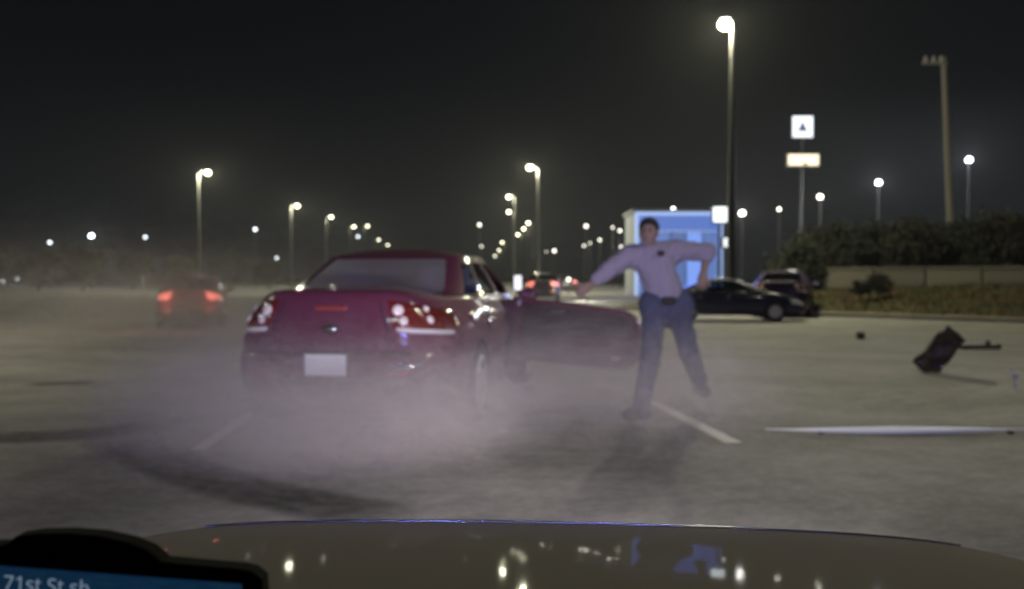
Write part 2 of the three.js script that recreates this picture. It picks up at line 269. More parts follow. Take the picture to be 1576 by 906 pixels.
{
  const o = boxSign('pylon_sign', 'tall pylon sign: white square with dark triangular mark above a wide yellow panel', 1235, 195, 75, 31, 32, col(0.86, 0.93, 1), 1.6, (g, w, h) => {
    g.fillStyle = '#26304a'; g.beginPath(); g.moveTo(w * 0.5, h * 0.22); g.lineTo(w * 0.76, h * 0.72); g.lineTo(w * 0.24, h * 0.72); g.fill(); g.fillStyle = '#fff'; g.fillRect(w * 0.47, h * 0.52, w * 0.06, h * 0.05); }, 30);
  const p = at(1236, 246, 75), q = 75 / F, dx = p.x - o.position.x;
  part('sign_case', box(52 * q, 23 * q, 0.3, dx, p.y, -0.12, 0.05), M.black, o);
  part('sign_face', box(47 * q, 17 * q, 0.03, dx, p.y, 0.04, 0.01), glow(col(1, 0.86, 0.58), 1.7), o);
  part('mark', box(5 * q, 4 * q, 0.02, dx + 3 * q, p.y - 6 * q, 0.065, 0.005), mat(col(0.12, 0.08, 0.05), 0.7), o);
  const l = new THREE.RectAreaLight(col(1, 0.8, 0.4), 22, 47 * q, 17 * q); l.position.set(dx, p.y, 0.09); l.rotation.set(0, Math.PI, 0); l.name = 'sign_light'; o.add(l);
}
boxSign('square_sign', 'small blank white lit square sign at the corner of the blue shop', 1108, 330, 58, 21, 23, col(0.86, 0.95, 1), 1.7, () => {}, 14);
boxSign('square_sign', 'smaller white lit square sign with a dark hooked mark, low beside the blue shop', 1120, 373, 56, 13, 13, col(0.9, 0.95, 0.95), 1.4, (g, w, h) => { g.strokeStyle = '#445'; g.lineWidth = w * 0.1; g.beginPath(); g.arc(w * 0.52, h * 0.55, w * 0.17, 0, 6.3); g.stroke(); g.beginPath(); g.moveTo(w * 0.7, h * 0.2); g.lineTo(w * 0.7, h * 0.7); g.stroke(); }, 8);
boxSign('square_sign', 'small upright white lit sign standing beside the far traffic', 797, 435, 60, 11, 22, col(0.88, 0.86, 1), 1.3, () => {}, 8);
{
  const d = 48, b = at(1462, 336, d), t = at(1452, 88, d), o = thing('power_pole', 'bare wooden power pole with a crossarm on one side, rising behind the shrubs', 'power pole', [b.x, 0, -d]);
  const wood = mat(col(0.30, 0.27, 0.22), 0.95), lean = (t.x - b.x) / (t.y - b.y), X = (y) => (y - b.y) * lean;
  part('pole', rod(V(X(0), 0, 0), V(X(t.y), t.y, 0), 0.2, 0.13, 14), wood, o);
  const ya = t.y - 0.25; part('crossarm', box(1.35, 0.12, 0.12, X(ya) - 0.55, ya - 0.1, 0.14), wood, o);
  for (const k of [-1.05, -0.62, -0.22]) part('insulator', [new THREE.CylinderGeometry(0.07, 0.09, 0.3, 12).translate(X(ya) + k, ya + 0.12, 0.14), new THREE.CylinderGeometry(0.11, 0.11, 0.05, 12).translate(X(ya) + k, ya + 0.05, 0.14)], mat(col(0.55, 0.53, 0.5), 0.4), o);
}
{ const p = at(220, 436, 70), o = thing('marker_post', 'thin pale marker post beside the far kerb', 'marker post', [p.x, 0, p.z]); part('post', box(0.22, 1.35, 0.1, 0, 0.675, 0, 0.03), mat(col(0.7, 0.7, 0.66), 0.7), o); part('reflector', box(0.14, 0.2, 0.02, 0, 1.12, 0.06, 0.005), mat(col(0.7, 0.3, 0.1), 0.3), o); }

// ------------------------------------------------------------------ cars
const UNIT = (() => { // plan outline: a rounded rectangle, by its own length, from the middle of the rear round by the right side
  function make(n, a, b) {
    const pts = []; let len = [0];
    for (let i = 0; i <= 4000; i++) { const t = i / 4000 * Math.PI * 2, s = Math.sin(t), c = Math.cos(t); pts.push([Math.sign(s) * Math.abs(s) ** (2 / n), Math.sign(c) * Math.abs(c) ** (2 / n)]); if (i) len.push(len[i - 1] + Math.hypot((pts[i][0] - pts[i - 1][0]) * a, (pts[i][1] - pts[i - 1][1]) * b)); }
    const T = len[4000];
    return (u) => { u = ((u % 1) + 1) % 1 * T; let lo = 0, hi = 4000; while (hi - lo > 1) { const m = (lo + hi) >> 1; if (len[m] <= u) lo = m; else hi = m; } const k = (u - len[lo]) / Math.max(1e-9, len[hi] - len[lo]); return [lerp(pts[lo][0], pts[hi][0], k), lerp(pts[lo][1], pts[hi][1], k)]; };
  }
  return { body: make(6, 0.92, 2.5), cabin: make(4.6, 0.72, 1.3) };
})();
const topAt = curve([[-2.5, 0.68], [-2.2, 0.80], [-1.5, 0.92], [-1.0, 0.965], [0, 0.965], [0.9, 0.99], [1.5, 1.055], [2.0, 1.095], [2.3, 1.105], [2.5, 1.09]]);
const wide = curve([[0, 0.85], [0.12, 0.885], [0.35, 0.922], [0.6, 0.925], [0.8, 0.905], [0.93, 0.872], [1, 0.84]]);
const rearAt = curve([[0, 2.34], [0.08, 2.43], [0.18, 2.5], [0.42, 2.505], [0.48, 2.49], [0.52, 2.43], [0.7, 2.425], [0.88, 2.40], [0.95, 2.385], [1, 2.34]]);
const noseAt = curve([[0, 2.36], [0.18, 2.5], [0.5, 2.49], [0.8, 2.40], [1, 2.2]]);
function bodyPoint(u, k) {
  const [ux, uz] = UNIT.body(u), z = uz > 0 ? uz * rearAt(k) : uz * noseAt(k), x = ux * wide(k) * (1 - 0.07 * Math.abs(z / 2.5) ** 4) * (1 - 0.13 * THREE.MathUtils.smoothstep(k, 0.62, 1) * THREE.MathUtils.smoothstep(Math.abs(z), 1.1, 2.3)), t = topAt(z) - 0.05 * THREE.MathUtils.smoothstep(Math.abs(ux), 0.55, 1) * THREE.MathUtils.smoothstep(z, 1.2, 2.2);
  return V(x, 0.21 + (t - 0.21) * k, z);
}
function bodyNormal(u, k) { const a = bodyPoint(u + 0.002, k).sub(bodyPoint(u - 0.002, k)), b = bodyPoint(u, Math.min(1, k + 0.01)).sub(bodyPoint(u, Math.max(0, k - 0.01))); return a.cross(b).normalize(); }
function gridGeo(rows, close = true) { // rows of points -> smooth surface
  const n = rows[0].length, pos = [], ix = [];
  rows.forEach((r) => r.forEach((p) => pos.push(p.x, p.y, p.z)));
  for (let j = 0; j + 1 < rows.length; j++) for (let i = 0; i < n - (close ? 0 : 1); i++) { const a = j * n + i, b = j * n + (i + 1) % n, c = a + n, d = b + n; ix.push(a, b, c, b, d, c); }
  const g = new THREE.BufferGeometry(); g.setAttribute('position', new THREE.Float32BufferAttribute(pos, 3)); g.setAttribute('uv', new THREE.Float32BufferAttribute(new Float32Array(pos.length / 3 * 2), 2)); g.setIndex(ix); g.computeVertexNormals(); return g;
}
function bodySolid() {
  const N = 220, rows = [], us = [...Array(N)].map((_, i) => i / N), ring = (k) => us.map((u) => bodyPoint(u, k));
  const edge0 = ring(0), edge1 = ring(1);
  for (const t of [0, 0.3, 0.6, 0.97]) rows.unshift(edge0.map((p) => V(p.x * (1 - t), p.y, p.z * (1 - t))));
  for (const k of [0.05, 0.1, 0.15, 0.2, 0.28, 0.36, 0.42, 0.45, 0.48, 0.5, 0.53, 0.6, 0.68, 0.76, 0.84, 0.9, 0.94, 0.97, 1]) rows.push(ring(k));
  for (const t of [0.03, 0.07, 0.12, 0.2, 0.3, 0.42, 0.55, 0.7, 0.85, 0.97]) rows.push(edge1.map((p) => V(p.x * (1 - t), Math.max(p.y, topAt(p.z * (1 - t)) - 0.05 * THREE.MathUtils.smoothstep(Math.abs(p.x * (1 - t)) / 0.74, 0.55, 1) * THREE.MathUtils.smoothstep(p.z, 1.2, 2.2)) + 0.045 * (1 - (1 - t) ** 3), p.z * (1 - t))));
  const lo = rows[0], hi = rows[rows.length - 1], mid = (r) => { const c = V(0, r[0].y, 0); return r.map(() => c.clone()); };
  rows.unshift(mid(lo)); const top = hi.map(() => V(0, topAt(0) + 0.045, 0)); rows.push(top);
  return mergeVertices(gridGeo(rows), 1e-4);
}
const wheelZ = [1.40, -1.43];
const csg = new Evaluator(); csg.attributes = ['position', 'normal']; csg.useGroups = false;
function cutBody(doorGap) {
  let b = new Brush(bodySolid()); b.geometry.deleteAttribute('uv'); b.geometry.computeVertexNormals(); b.updateMatrixWorld();
  const cut = (g) => { const c = new Brush(g.deleteAttribute('uv')); c.updateMatrixWorld(); b = csg.evaluate(b, c, SUBTRACTION); };
  for (const z of wheelZ) for (const s of [-1, 1]) cut(new THREE.CylinderGeometry(0.375, 0.375, 0.5, 40).rotateZ(Math.PI / 2).translate(s * 0.88, 0.33, z));
  if (doorGap) cut(new THREE.BoxGeometry(0.9, 1.2, 1.05).translate(0.85, 0.95, -0.42));
  const g = b.geometry.clone(); g.setAttribute('uv', new THREE.BufferAttribute(new Float32Array(g.attributes.position.count * 2), 2)); return g;
}
function bodyPatch(u0, u1, k0, k1, off, nu = 14, nk = 8, shape) { // a pillow-shaped piece set into the body skin
  const rows = [];
  for (let j = 0; j <= nk; j++) { const r = []; for (let i = 0; i <= nu; i++) {
    let a = i / nu, b = j / nk; const e = Math.min(1, 6 * Math.min(a, 1 - a), 5 * Math.min(b, 1 - b)); const s = shape ? shape(a, b) : [a, b];
    const u = lerp(u0, u1, s[0]), k = lerp(k0, k1, s[1]); r.push(bodyPoint(u, k).addScaledVector(bodyNormal(u, k), lerp(-0.012, off, Math.sqrt(e)))); } rows.push(r); }
  return gridGeo(rows, false);
}
const bodyGeo = cutBody(false), bodyOpen = cutBody(true);
// cabin: pillars and roof in paint, each pane a piece of its own
function cabinPoint(u, k) {
  const [ux, uz] = UNIT.cabin(u), kk = Math.min(1, k), zr = lerp(1.86, 0.92, kk ** 0.92), zf = lerp(-1.32, -0.28, kk ** 0.95), zc = (zr + zf) / 2;
  const x = ux * lerp(0.83, 0.63, kk ** 1.35), z = zc + uz * (zr - zf) / 2; let y = lerp(0.99, 1.385, kk);
  if (k > 1) { const t = k - 1, cz = (zr + zf) / 2; return V(x * (1 - t), 1.385 + 0.078 * (1 - (1 - t) ** 2.2), cz + (z - cz) * (1 - t)); }
  return V(x, y, z);
}
const PANES = [['rear_window', -0.079, 0.079, 0.22, 0.93], ['quarter_window', 0.112, 0.155, 0.16, 0.84], ['side_window', 0.165, 0.255, 0.12, 0.86], ['side_window', 0.270, 0.375, 0.12, 0.86], ['windscreen', 0.435, 0.565, 0.14, 0.90], ['side_window', 0.625, 0.730, 0.12, 0.86], ['side_window', 0.745, 0.835, 0.12, 0.86], ['quarter_window', 0.845, 0.888, 0.16, 0.84]];
function cabinPieces() {
  const inPane = (u, k) => PANES.findIndex(([, a, b, c, d]) => { let v = u; if (a < 0 && v > 0.5) v -= 1; return v > a && v < b && k > c && k < d; });
  const ub = new Set(); for (let i = 0; i < 160; i++) ub.add(i / 160); for (const p of PANES) for (const e of [p[1], p[2]]) ub.add((e + 1) % 1);
  const U = [...ub].sort((a, b) => a - b); U.push(1);
  const K = [0, 0.06, 0.12, 0.14, 0.16, 0.22, 0.32, 0.4, 0.5, 0.6, 0.7, 0.8, 0.84, 0.86, 0.9, 0.93, 0.97, 1, 1.02, 1.05, 1.1, 1.2, 1.35, 1.5, 1.7, 1.9, 2];
  const out = [[], ...PANES.map(() => [])];
  for (let j = 0; j + 1 < K.length; j++) for (let i = 0; i + 1 < U.length; i++) {
    const q = [[U[i], K[j]], [U[i + 1], K[j]], [U[i + 1], K[j + 1]], [U[i], K[j + 1]]].map(([u, k]) => cabinPoint(u, k)), w = K[j] < 1 ? inPane((U[i] + U[i + 1]) / 2, (K[j] + K[j + 1]) / 2) + 1 : 0;
    for (const n of [0, 1, 2, 0, 2, 3]) out[w].push(q[n].x, q[n].y, q[n].z);
  }
  return out.map((p) => { const g = new THREE.BufferGeometry(); g.setAttribute('position', new THREE.Float32BufferAttribute(p, 3)); const m = mergeVertices(g, 1e-4); m.computeVertexNormals(); return m; });
}
const cabin = cabinPieces();
const glareGlass = mat(col(0.88, 0.92, 1), 0.85, { transmission: 1, thickness: 0, ior: 1.5 });  // rough bluish pane stands in for blue glare on the rear window
const glass = mat(col(0.75, 0.8, 0.82), 0.03, { transmission: 1, thickness: 0, ior: 1.5 });
const tint = mat(col(0.25, 0.28, 0.3), 0.04, { transmission: 1, thickness: 0, ior: 1.6 });
const tyreGeo = new THREE.LatheGeometry([[0.2, -0.1], [0.25, -0.112], [0.31, -0.108], [0.33, -0.085], [0.334, 0], [0.33, 0.085], [0.31, 0.108], [0.25, 0.112], [0.2, 0.1], [0.2, -0.1]].map(([r, y]) => new THREE.Vector2(r, y)), 44).rotateZ(-Math.PI / 2);
const rimGeo = join([new THREE.TorusGeometry(0.205, 0.018, 8, 36).rotateY(Math.PI / 2).translate(0.1, 0, 0), new THREE.CylinderGeometry(0.055, 0.06, 0.05, 16).rotateZ(Math.PI / 2).translate(0.085, 0, 0), new THREE.CylinderGeometry(0.2, 0.2, 0.16, 30, 1, true).rotateZ(Math.PI / 2).translate(0, 0, 0), new THREE.CylinderGeometry(0.2, 0.2, 0.01, 30).rotateZ(Math.PI / 2).translate(0.02, 0, 0),
  ...[0, 1, 2, 3, 4].map((i) => box(0.03, 0.2, 0.06, 0.088, 0.11, 0, 0.012).rotateX(i * 1.2566))]);
const seatGeo = join([box(0.5, 0.5, 0.16, 0, 1.0, 0, 0.06), box(0.27, 0.19, 0.1, 0, 1.29, 0.02, 0.045)]);
const lampGlint = mat(col(0.95, 0.84, 0.84), 0.5, { clearcoat: 1 });  // pale pink domes: head light glints on the reflectors put into the colour
const cloth = mat(col(0.36, 0.37, 0.4), 0.95);
function makeCar(name, label, o = {}) {
  const g = thing(name, label, 'car', [0, 0, 0], 0, o.group), paint = o.paint, lampM = o.lit ? glow(col(1, 0.16, 0.12), o.lit) : mat(col(0.15, 0.018, 0.014), 0.12, { clearcoat: 1 });
  part('body', o.open ? bodyOpen : bodyGeo, paint, g);
  part('roof', cabin[0], paint, g);
  PANES.forEach(([n], i) => { if (!(o.open && i === 2 + 1)) part(n, cabin[i + 1], o.tint ?? (i ? glass : glareGlass), g); });
  part('cabin_floor', new THREE.BoxGeometry(1.3, 0.02, 2.5).translate(0, 1.045, 0.2), M.trim, g);
  for (const s of [-1, 1]) { const f = part('seat', seatGeo, cloth, g); f.position.set(s * 0.36, -0.06, -0.15); const r = part('seat', seatGeo, cloth, g); r.position.set(s * 0.38, -0.08, 0.85); }
  for (const z of wheelZ) for (const s of [-1, 1]) { const w = part('wheel', tyreGeo, M.rubber, g); w.position.set(s * 0.8, 0.334, z); w.rotation.y = s < 0 ? Math.PI : 0; part('rim', rimGeo, o.rim ?? mat(col(0.55, 0.55, 0.56), 0.35, { metalness: 0.7 }), w); }
  for (const s of [-1, 1]) {
    const wedge = (a, b) => [a, b * (1 - 0.25 * a) + 0.06 * a];
    const t = part('tail_lamp', bodyPatch(s * 0.038, s * 0.098, 0.685, 0.945, 0.014, 20, 10, wedge), lampM, g); if (s < 0) flip(t);
    part('reverse_lamp', bodyPatch(s * 0.040, s * 0.088, 0.665, 0.715, 0.02, 16, 4), mat(col(0.8, 0.78, 0.8), 0.12, { clearcoat: 1 }), t);
    for (const [u, k, r] of [[0.046, 0.845, 0.04], [0.066, 0.875, 0.026], [0.065, 0.785, 0.032], [0.047, 0.765, 0.03]]) { const p = bodyPoint(s * u, k), n = bodyNormal(s * u, k); const e = part('reflector_glint', new THREE.SphereGeometry(r, 18, 12).scale(1, 1, 0.45), lampGlint, t); e.position.copy(p).addScaledVector(n.z < 0 ? n.negate() : n, 0.014); e.lookAt(e.position.clone().add(n)); }
    const hl = part('head_lamp', bodyPatch(s * 0.405, s * 0.46, 0.6, 0.86, 0.012), mat(col(0.7, 0.72, 0.74), 0.1, { clearcoat: 1 }), g); if (s < 0) flip(hl);
    part('bumper_reflector', bodyPatch(s * 0.012 + s * 0.022, s * 0.052, 0.33, 0.365, 0.012, 10, 4), o.plain ? lampM : mat(col(0.5, 0.03, 0.03), 0.15, { clearcoat: 1 }), g);
    const mp = V(s * 0.93, 1.02, -0.86); part('wing_mirror', [box(0.2, 0.13, 0.11, mp.x + s * 0.05, mp.y, mp.z, 0.05), box(0.12, 0.05, 0.06, mp.x - s * 0.08, mp.y - 0.05, mp.z, 0.02)], paint, g);
    for (const z of [0.13, 1.02]) if (!(o.open && s > 0 && z < 0.5)) part('door_handle', box(0.03, 0.035, 0.2, s * 0.925, 0.84, z, 0.014), M.chrome, g);
    for (const y of [0.985]) part('window_trim', tube([V(s * 0.815, y, -0.9), V(s * 0.83, y + 0.005, 0.2), V(s * 0.825, y + 0.03, 1.1)], 0.009), M.chrome, g);
    part('door_seam', [box(0.012, 0.62, 0.012, s * 0.914, 0.66, 0.22, 0.004), box(0.012, 0.5, 0.012, s * 0.912, 0.72, 1.1, 0.004)], M.black, g);
    part('exhaust_pipe', new THREE.CylinderGeometry(0.034, 0.034, 0.2, 18, 1, true).rotateX(Math.PI / 2).translate(s * 0.52, 0.245, 2.44), M.chrome, g);
  }
  part('rear_valance', bodyPatch(-0.05, 0.05, 0.005, 0.08, 0.01, 24, 4), M.trim, g);
  part('boot_seam', [tube([V(-0.6, 0.655, 2.452), V(0, 0.652, 2.462), V(0.6, 0.655, 2.452)], 0.008)], M.black, g);
  if (o.plate) {
    const seam = (list, rad = 0.005) => tube(list.map(([u, k]) => bodyPoint(u, k).addScaledVector(bodyNormal(u, k), -0.001)), rad, 40, 6);
    part('boot_seam', [seam([[-0.036, 0.99], [-0.0355, 0.9], [-0.036, 0.7], [-0.038, 0.55]]), seam([[0.036, 0.99], [0.0355, 0.9], [0.036, 0.7], [0.038, 0.55]])], M.black, g);
    part('bumper_seam', [seam([[0.05, 0.5], [0.07, 0.5], [0.09, 0.52], [0.105, 0.56], [0.115, 0.5]]), seam([[-0.05, 0.5], [-0.07, 0.5], [-0.09, 0.52], [-0.105, 0.56], [-0.115, 0.5]])], M.black, g);
    part('bumper_step', seam([[-0.07, 0.27], [-0.03, 0.26], [0.03, 0.26], [0.07, 0.27]], 0.008), M.black, g);
    part('fuel_flap', bodyPatch(0.118, 0.131, 0.72, 0.86, 0.006, 8, 8), paint, g);
    const pl = part('number_plate', box(0.305, 0.152, 0.012, 0, 0.575, 2.525, 0.004), mat(col(0.95, 0.95, 0.96), 0.35), g); part('plate_frame', [box(0.335, 0.016, 0.02, 0, 0.659, 2.52), box(0.335, 0.016, 0.02, 0, 0.491, 2.52), box(0.016, 0.152, 0.02, 0.1605, 0.575, 2.52), box(0.016, 0.152, 0.02, -0.1605, 0.575, 2.52)], M.black, pl);
    part('badge', new THREE.SphereGeometry(0.05, 18, 10).scale(1, 0.42, 0.3).translate(0, 0.825, 2.435), M.chrome, g);
    part('badge_surround', new THREE.TorusGeometry(0.055, 0.012, 8, 24).scale(1, 0.5, 0.5).translate(0, 0.825, 2.43), M.black, g);
    part('boot_letters', [0, 1, 2, 3, 4, 5].map((i) => box(0.018, 0.02, 0.01, 0.43 + i * 0.024, 0.895, 2.425, 0.003)), M.chrome, g);
    part('boot_letters', [0, 1, 2].map((i) => box(0.028, 0.028, 0.01, -0.55 + i * 0.035, 0.92, 2.41, 0.003)), M.chrome, g);
    part('brake_light_strip', box(0.24, 0.03, 0.03, 0, 0.975, 2.415, 0.01), mat(col(0.35, 0.06, 0.05), 0.15, { clearcoat: 1 }), g);
  }
  return g;
}
function flip(m) { const ix = m.geometry.index.array; for (let i = 0; i < ix.length; i += 3) { const a = ix[i]; ix[i] = ix[i + 1]; ix[i + 1] = a; } m.geometry.computeVertexNormals(); }
function carPaint(r, g, b) { return mat(col(r, g, b), 0.65, { specularIntensity: 0.3, clearcoat: 0.7, clearcoatRoughness: 0.1 }); }
function park(car, px, py, d, heading) { const p = at(px, py, d); car.position.set(p.x, 0, p.z); car.rotation.y = -R(heading); }

const maroon = carPaint(0.125, 0.03, 0.06);
const YAW = 9;
const sedan = makeCar('maroon_sedan', 'maroon sedan skidding in smoke with its front passenger door hanging open', { paint: maroon, open: true, plate: true, rim: mat(col(0.6, 0.6, 0.62), 0.4, { metalness: 0.6 }) });
{
  const rear = at(503, 560, 6.3), a = R(YAW); sedan.rotation.y = -a; sedan.position.set(rear.x + 2.5 * Math.sin(a), 0, rear.z - 2.5 * Math.cos(a));
  // torn trim hanging from the bumper
  part('torn_trim', tube([V(0.46, 0.53, 2.53), V(0.55, 0.57, 2.545), V(0.62, 0.575, 2.54), V(0.70, 0.60, 2.50)], 0.018, 20), M.chrome, sedan);
  part('torn_trim', tube([V(-0.3, 0.60, 2.53), V(-0.25, 0.61, 2.54), V(-0.2, 0.62, 2.53)], 0.012, 12), M.chrome, sedan);
  // the open front door, hinged at its front edge: inside panel towards us
  const door = new THREE.Group(); door.name = 'front_door'; door.userData.label = 'open front door, inside panel showing'; door.position.set(0.90, 0, -0.93); door.rotation.y = R(78); sedan.add(door);
  const Ld = 1.30, sh = new THREE.Shape(); sh.moveTo(0, 0.34); sh.lineTo(Ld - 0.24, 0.27); sh.bezierCurveTo(Ld - 0.05, 0.27, Ld, 0.36, Ld, 0.52); sh.bezierCurveTo(Ld, 0.72, Ld - 0.03, 0.80, Ld - 0.15, 0.845); sh.bezierCurveTo(Ld - 0.45, 0.90, 0.3, 0.95, 0.03, 0.955); sh.lineTo(0, 0.34);
  const shell = new THREE.ExtrudeGeometry(sh, { depth: 0.10, bevelEnabled: true, bevelSize: 0.015, bevelThickness: 0.015, bevelSegments: 2 }).rotateY(-Math.PI / 2);   // runs along +z, skin on +x
  const pd = (n, g, m) => { const x = part(n, g, m, door); x.userData.kind = undefined; return x; };
  pd('door_shell', shell, maroon);
  const inner = new THREE.Shape(); inner.moveTo(0.06, 0.60); inner.lineTo(Ld - 0.1, 0.57); inner.bezierCurveTo(Ld - 0.06, 0.68, Ld - 0.09, 0.76, Ld - 0.17, 0.80); inner.bezierCurveTo(Ld - 0.45, 0.86, 0.3, 0.90, 0.07, 0.915);
  pd('inner_panel', new THREE.ExtrudeGeometry(inner, { depth: 0.02, bevelEnabled: true, bevelSize: 0.01, bevelThickness: 0.01, bevelSegments: 2 }).rotateY(-Math.PI / 2).translate(-0.112, 0, 0), mat(col(0.045, 0.02, 0.026), 0.7));
  pd('armrest', box(0.07, 0.055, 0.6, -0.16, 0.68, Ld * 0.5, 0.025), M.trim);
  pd('speaker', new THREE.CylinderGeometry(0.085, 0.09, 0.02, 24).rotateZ(Math.PI / 2).translate(-0.12, 0.46, 0.2), M.trim);
  pd('latch', box(0.05, 0.08, 0.015, -0.06, 0.72, Ld + 0.012, 0.005), M.chrome);
  pd('door_pocket', box(0.05, 0.12, 0.62, -0.135, 0.45, Ld * 0.55, 0.02), mat(col(0.10, 0.02, 0.03), 0.6));
  pd('pull_handle', box(0.03, 0.03, 0.14, -0.155, 0.84, Ld * 0.35, 0.012), M.chrome);
  pd('reflector', box(0.012, 0.03, 0.09, -0.12, 0.37, Ld - 0.24, 0.004), mat(col(0.75, 0.5, 0.5), 0.15, { clearcoat: 1 }));
}
// other traffic
const farA = makeCar('distant_car', 'dull red car ahead across the lanes with glowing tail lamps in the haze', { paint: carPaint(0.16, 0.03, 0.03), lit: 1.6, plain: true, tint });
park(farA, 300, 470, 22.5, -16); farA.scale.setScalar(0.86);
const farB = makeCar('distant_car', 'dark car far ahead with red tail lamps, nearest to the lit upright sign', { paint: carPaint(0.03, 0.03, 0.04), lit: 1.8, plain: true, tint, group: 'traffic ahead' });
park(farB, 836, 455, 48, 3);
const farC = makeCar('distant_car', 'dark car farthest down the road with small red tail lamps', { paint: carPaint(0.03, 0.03, 0.035), lit: 1.8, plain: true, tint, group: 'traffic ahead' });
park(farC, 872, 450, 75, 2);
const sideA = makeCar('parked_car', 'dark blue car standing sideways at the kerb behind the person', { paint: carPaint(0.012, 0.018, 0.05), plain: true, tint }); park(sideA, 1120, 480, 25, 96);
sideA.scale.setScalar(0.82);
const sideB = makeCar('parked_car', 'dark purple car facing away at the kerb beside the shrubs', { paint: carPaint(0.025, 0.012, 0.04), plain: true, tint }); park(sideB, 1206, 470, 29, 20);
for (const [c, k] of [[farA, 0.8], [farB, 0.5], [farC, 0.5]]) for (const s of [-1, 1]) point(c, col(1, 0.2, 0.15), k, V(s * 0.72, 0.92, 2.62), 3);

// ------------------------------------------------------------------ the person
const sub = (a, b) => a.clone().sub(b);
function capsule(p, a, b, ra, rb) { const px = p.x - a.x, py = p.y - a.y, pz = p.z - a.z, bx = b.x - a.x, by = b.y - a.y, bz = b.z - a.z, t = Math.max(0, Math.min(1, (px * bx + py * by + pz * bz) / (bx * bx + by * by + bz * bz + 1e-9))); return Math.hypot(px - bx * t, py - by * t, pz - bz * t) - lerp(ra, rb, t); }
function ball(p, c, rx, ry, rz) { const x = (p.x - c.x) / rx, y = (p.y - c.y) / ry, z = (p.z - c.z) / rz, l = Math.hypot(x, y, z); return (l - 1) * Math.min(rx, ry, rz); }
function smin(a, b, k) { const h = Math.max(k - Math.abs(a - b), 0) / k; return Math.min(a, b) - h * h * k / 4; }
function march(field, lo, hi, cell) {
  const c = lo.clone().add(hi).multiplyScalar(0.5), half = Math.max(hi.x - lo.x, hi.y - lo.y, hi.z - lo.z) / 2 + 3 * cell, n = Math.ceil(2 * half / cell), mc = new MarchingCubes(n, undefined, false, false, 400000), p = new THREE.Vector3();
  mc.isolation = 0; mc.reset();
  const hs = n / 2;
  for (let k = 0; k < n; k++) for (let j = 0; j < n; j++) for (let i = 0; i < n; i++) {
    p.set(c.x + (i - hs) / hs * half, c.y + (j - hs) / hs * half, c.z + (k - hs) / hs * half);
    const out = p.x < lo.x - cell || p.x > hi.x + cell || p.y < lo.y - cell || p.y > hi.y + cell || p.z < lo.z - cell || p.z > hi.z + cell;
    mc.field[k * n * n + j * n + i] = out ? -0.2 : -field(p);
  }
  mc.update();
  const m = mc.count, g = new THREE.BufferGeometry(); g.setAttribute('position', new THREE.BufferAttribute(mc.positionArray.slice(0, m * 3), 3));
  let w = g.scale(half, half, half).translate(c.x, c.y, c.z); w = mergeVertices(w, 1e-5); w.computeVertexNormals();
  const N = w.attributes.normal, P = w.attributes.position, e = 0.002, q = new THREE.Vector3();     // smooth normals from the field itself
  for (let i = 0; i < P.count; i++) { q.fromBufferAttribute(P, i); const f0 = field(q), nx = field(q.clone().setX(q.x + e)) - f0, ny = field(q.clone().setY(q.y + e)) - f0, nz = field(q.clone().setZ(q.z + e)) - f0, l = Math.hypot(nx, ny, nz) || 1; N.setXYZ(i, nx / l, ny / l, nz / l); }
  // triangles outwards
  const ix = w.index.array, A = new THREE.Vector3(), B = new THREE.Vector3(), C = new THREE.Vector3(), Q = new THREE.Vector3(); let s = 0;
  for (let i = 0; i < Math.min(ix.length, 3000); i += 3) { A.fromBufferAttribute(P, ix[i]); B.fromBufferAttribute(P, ix[i + 1]); C.fromBufferAttribute(P, ix[i + 2]); Q.fromBufferAttribute(N, ix[i]); s += Math.sign(B.sub(A).cross(C.sub(A)).dot(Q)); }
  if (s < 0) for (let i = 0; i < ix.length; i += 3) { const t = ix[i]; ix[i] = ix[i + 1]; ix[i + 1] = t; }
  w.setAttribute('uv', new THREE.BufferAttribute(new Float32Array(P.count * 2), 2));
  return w;
}
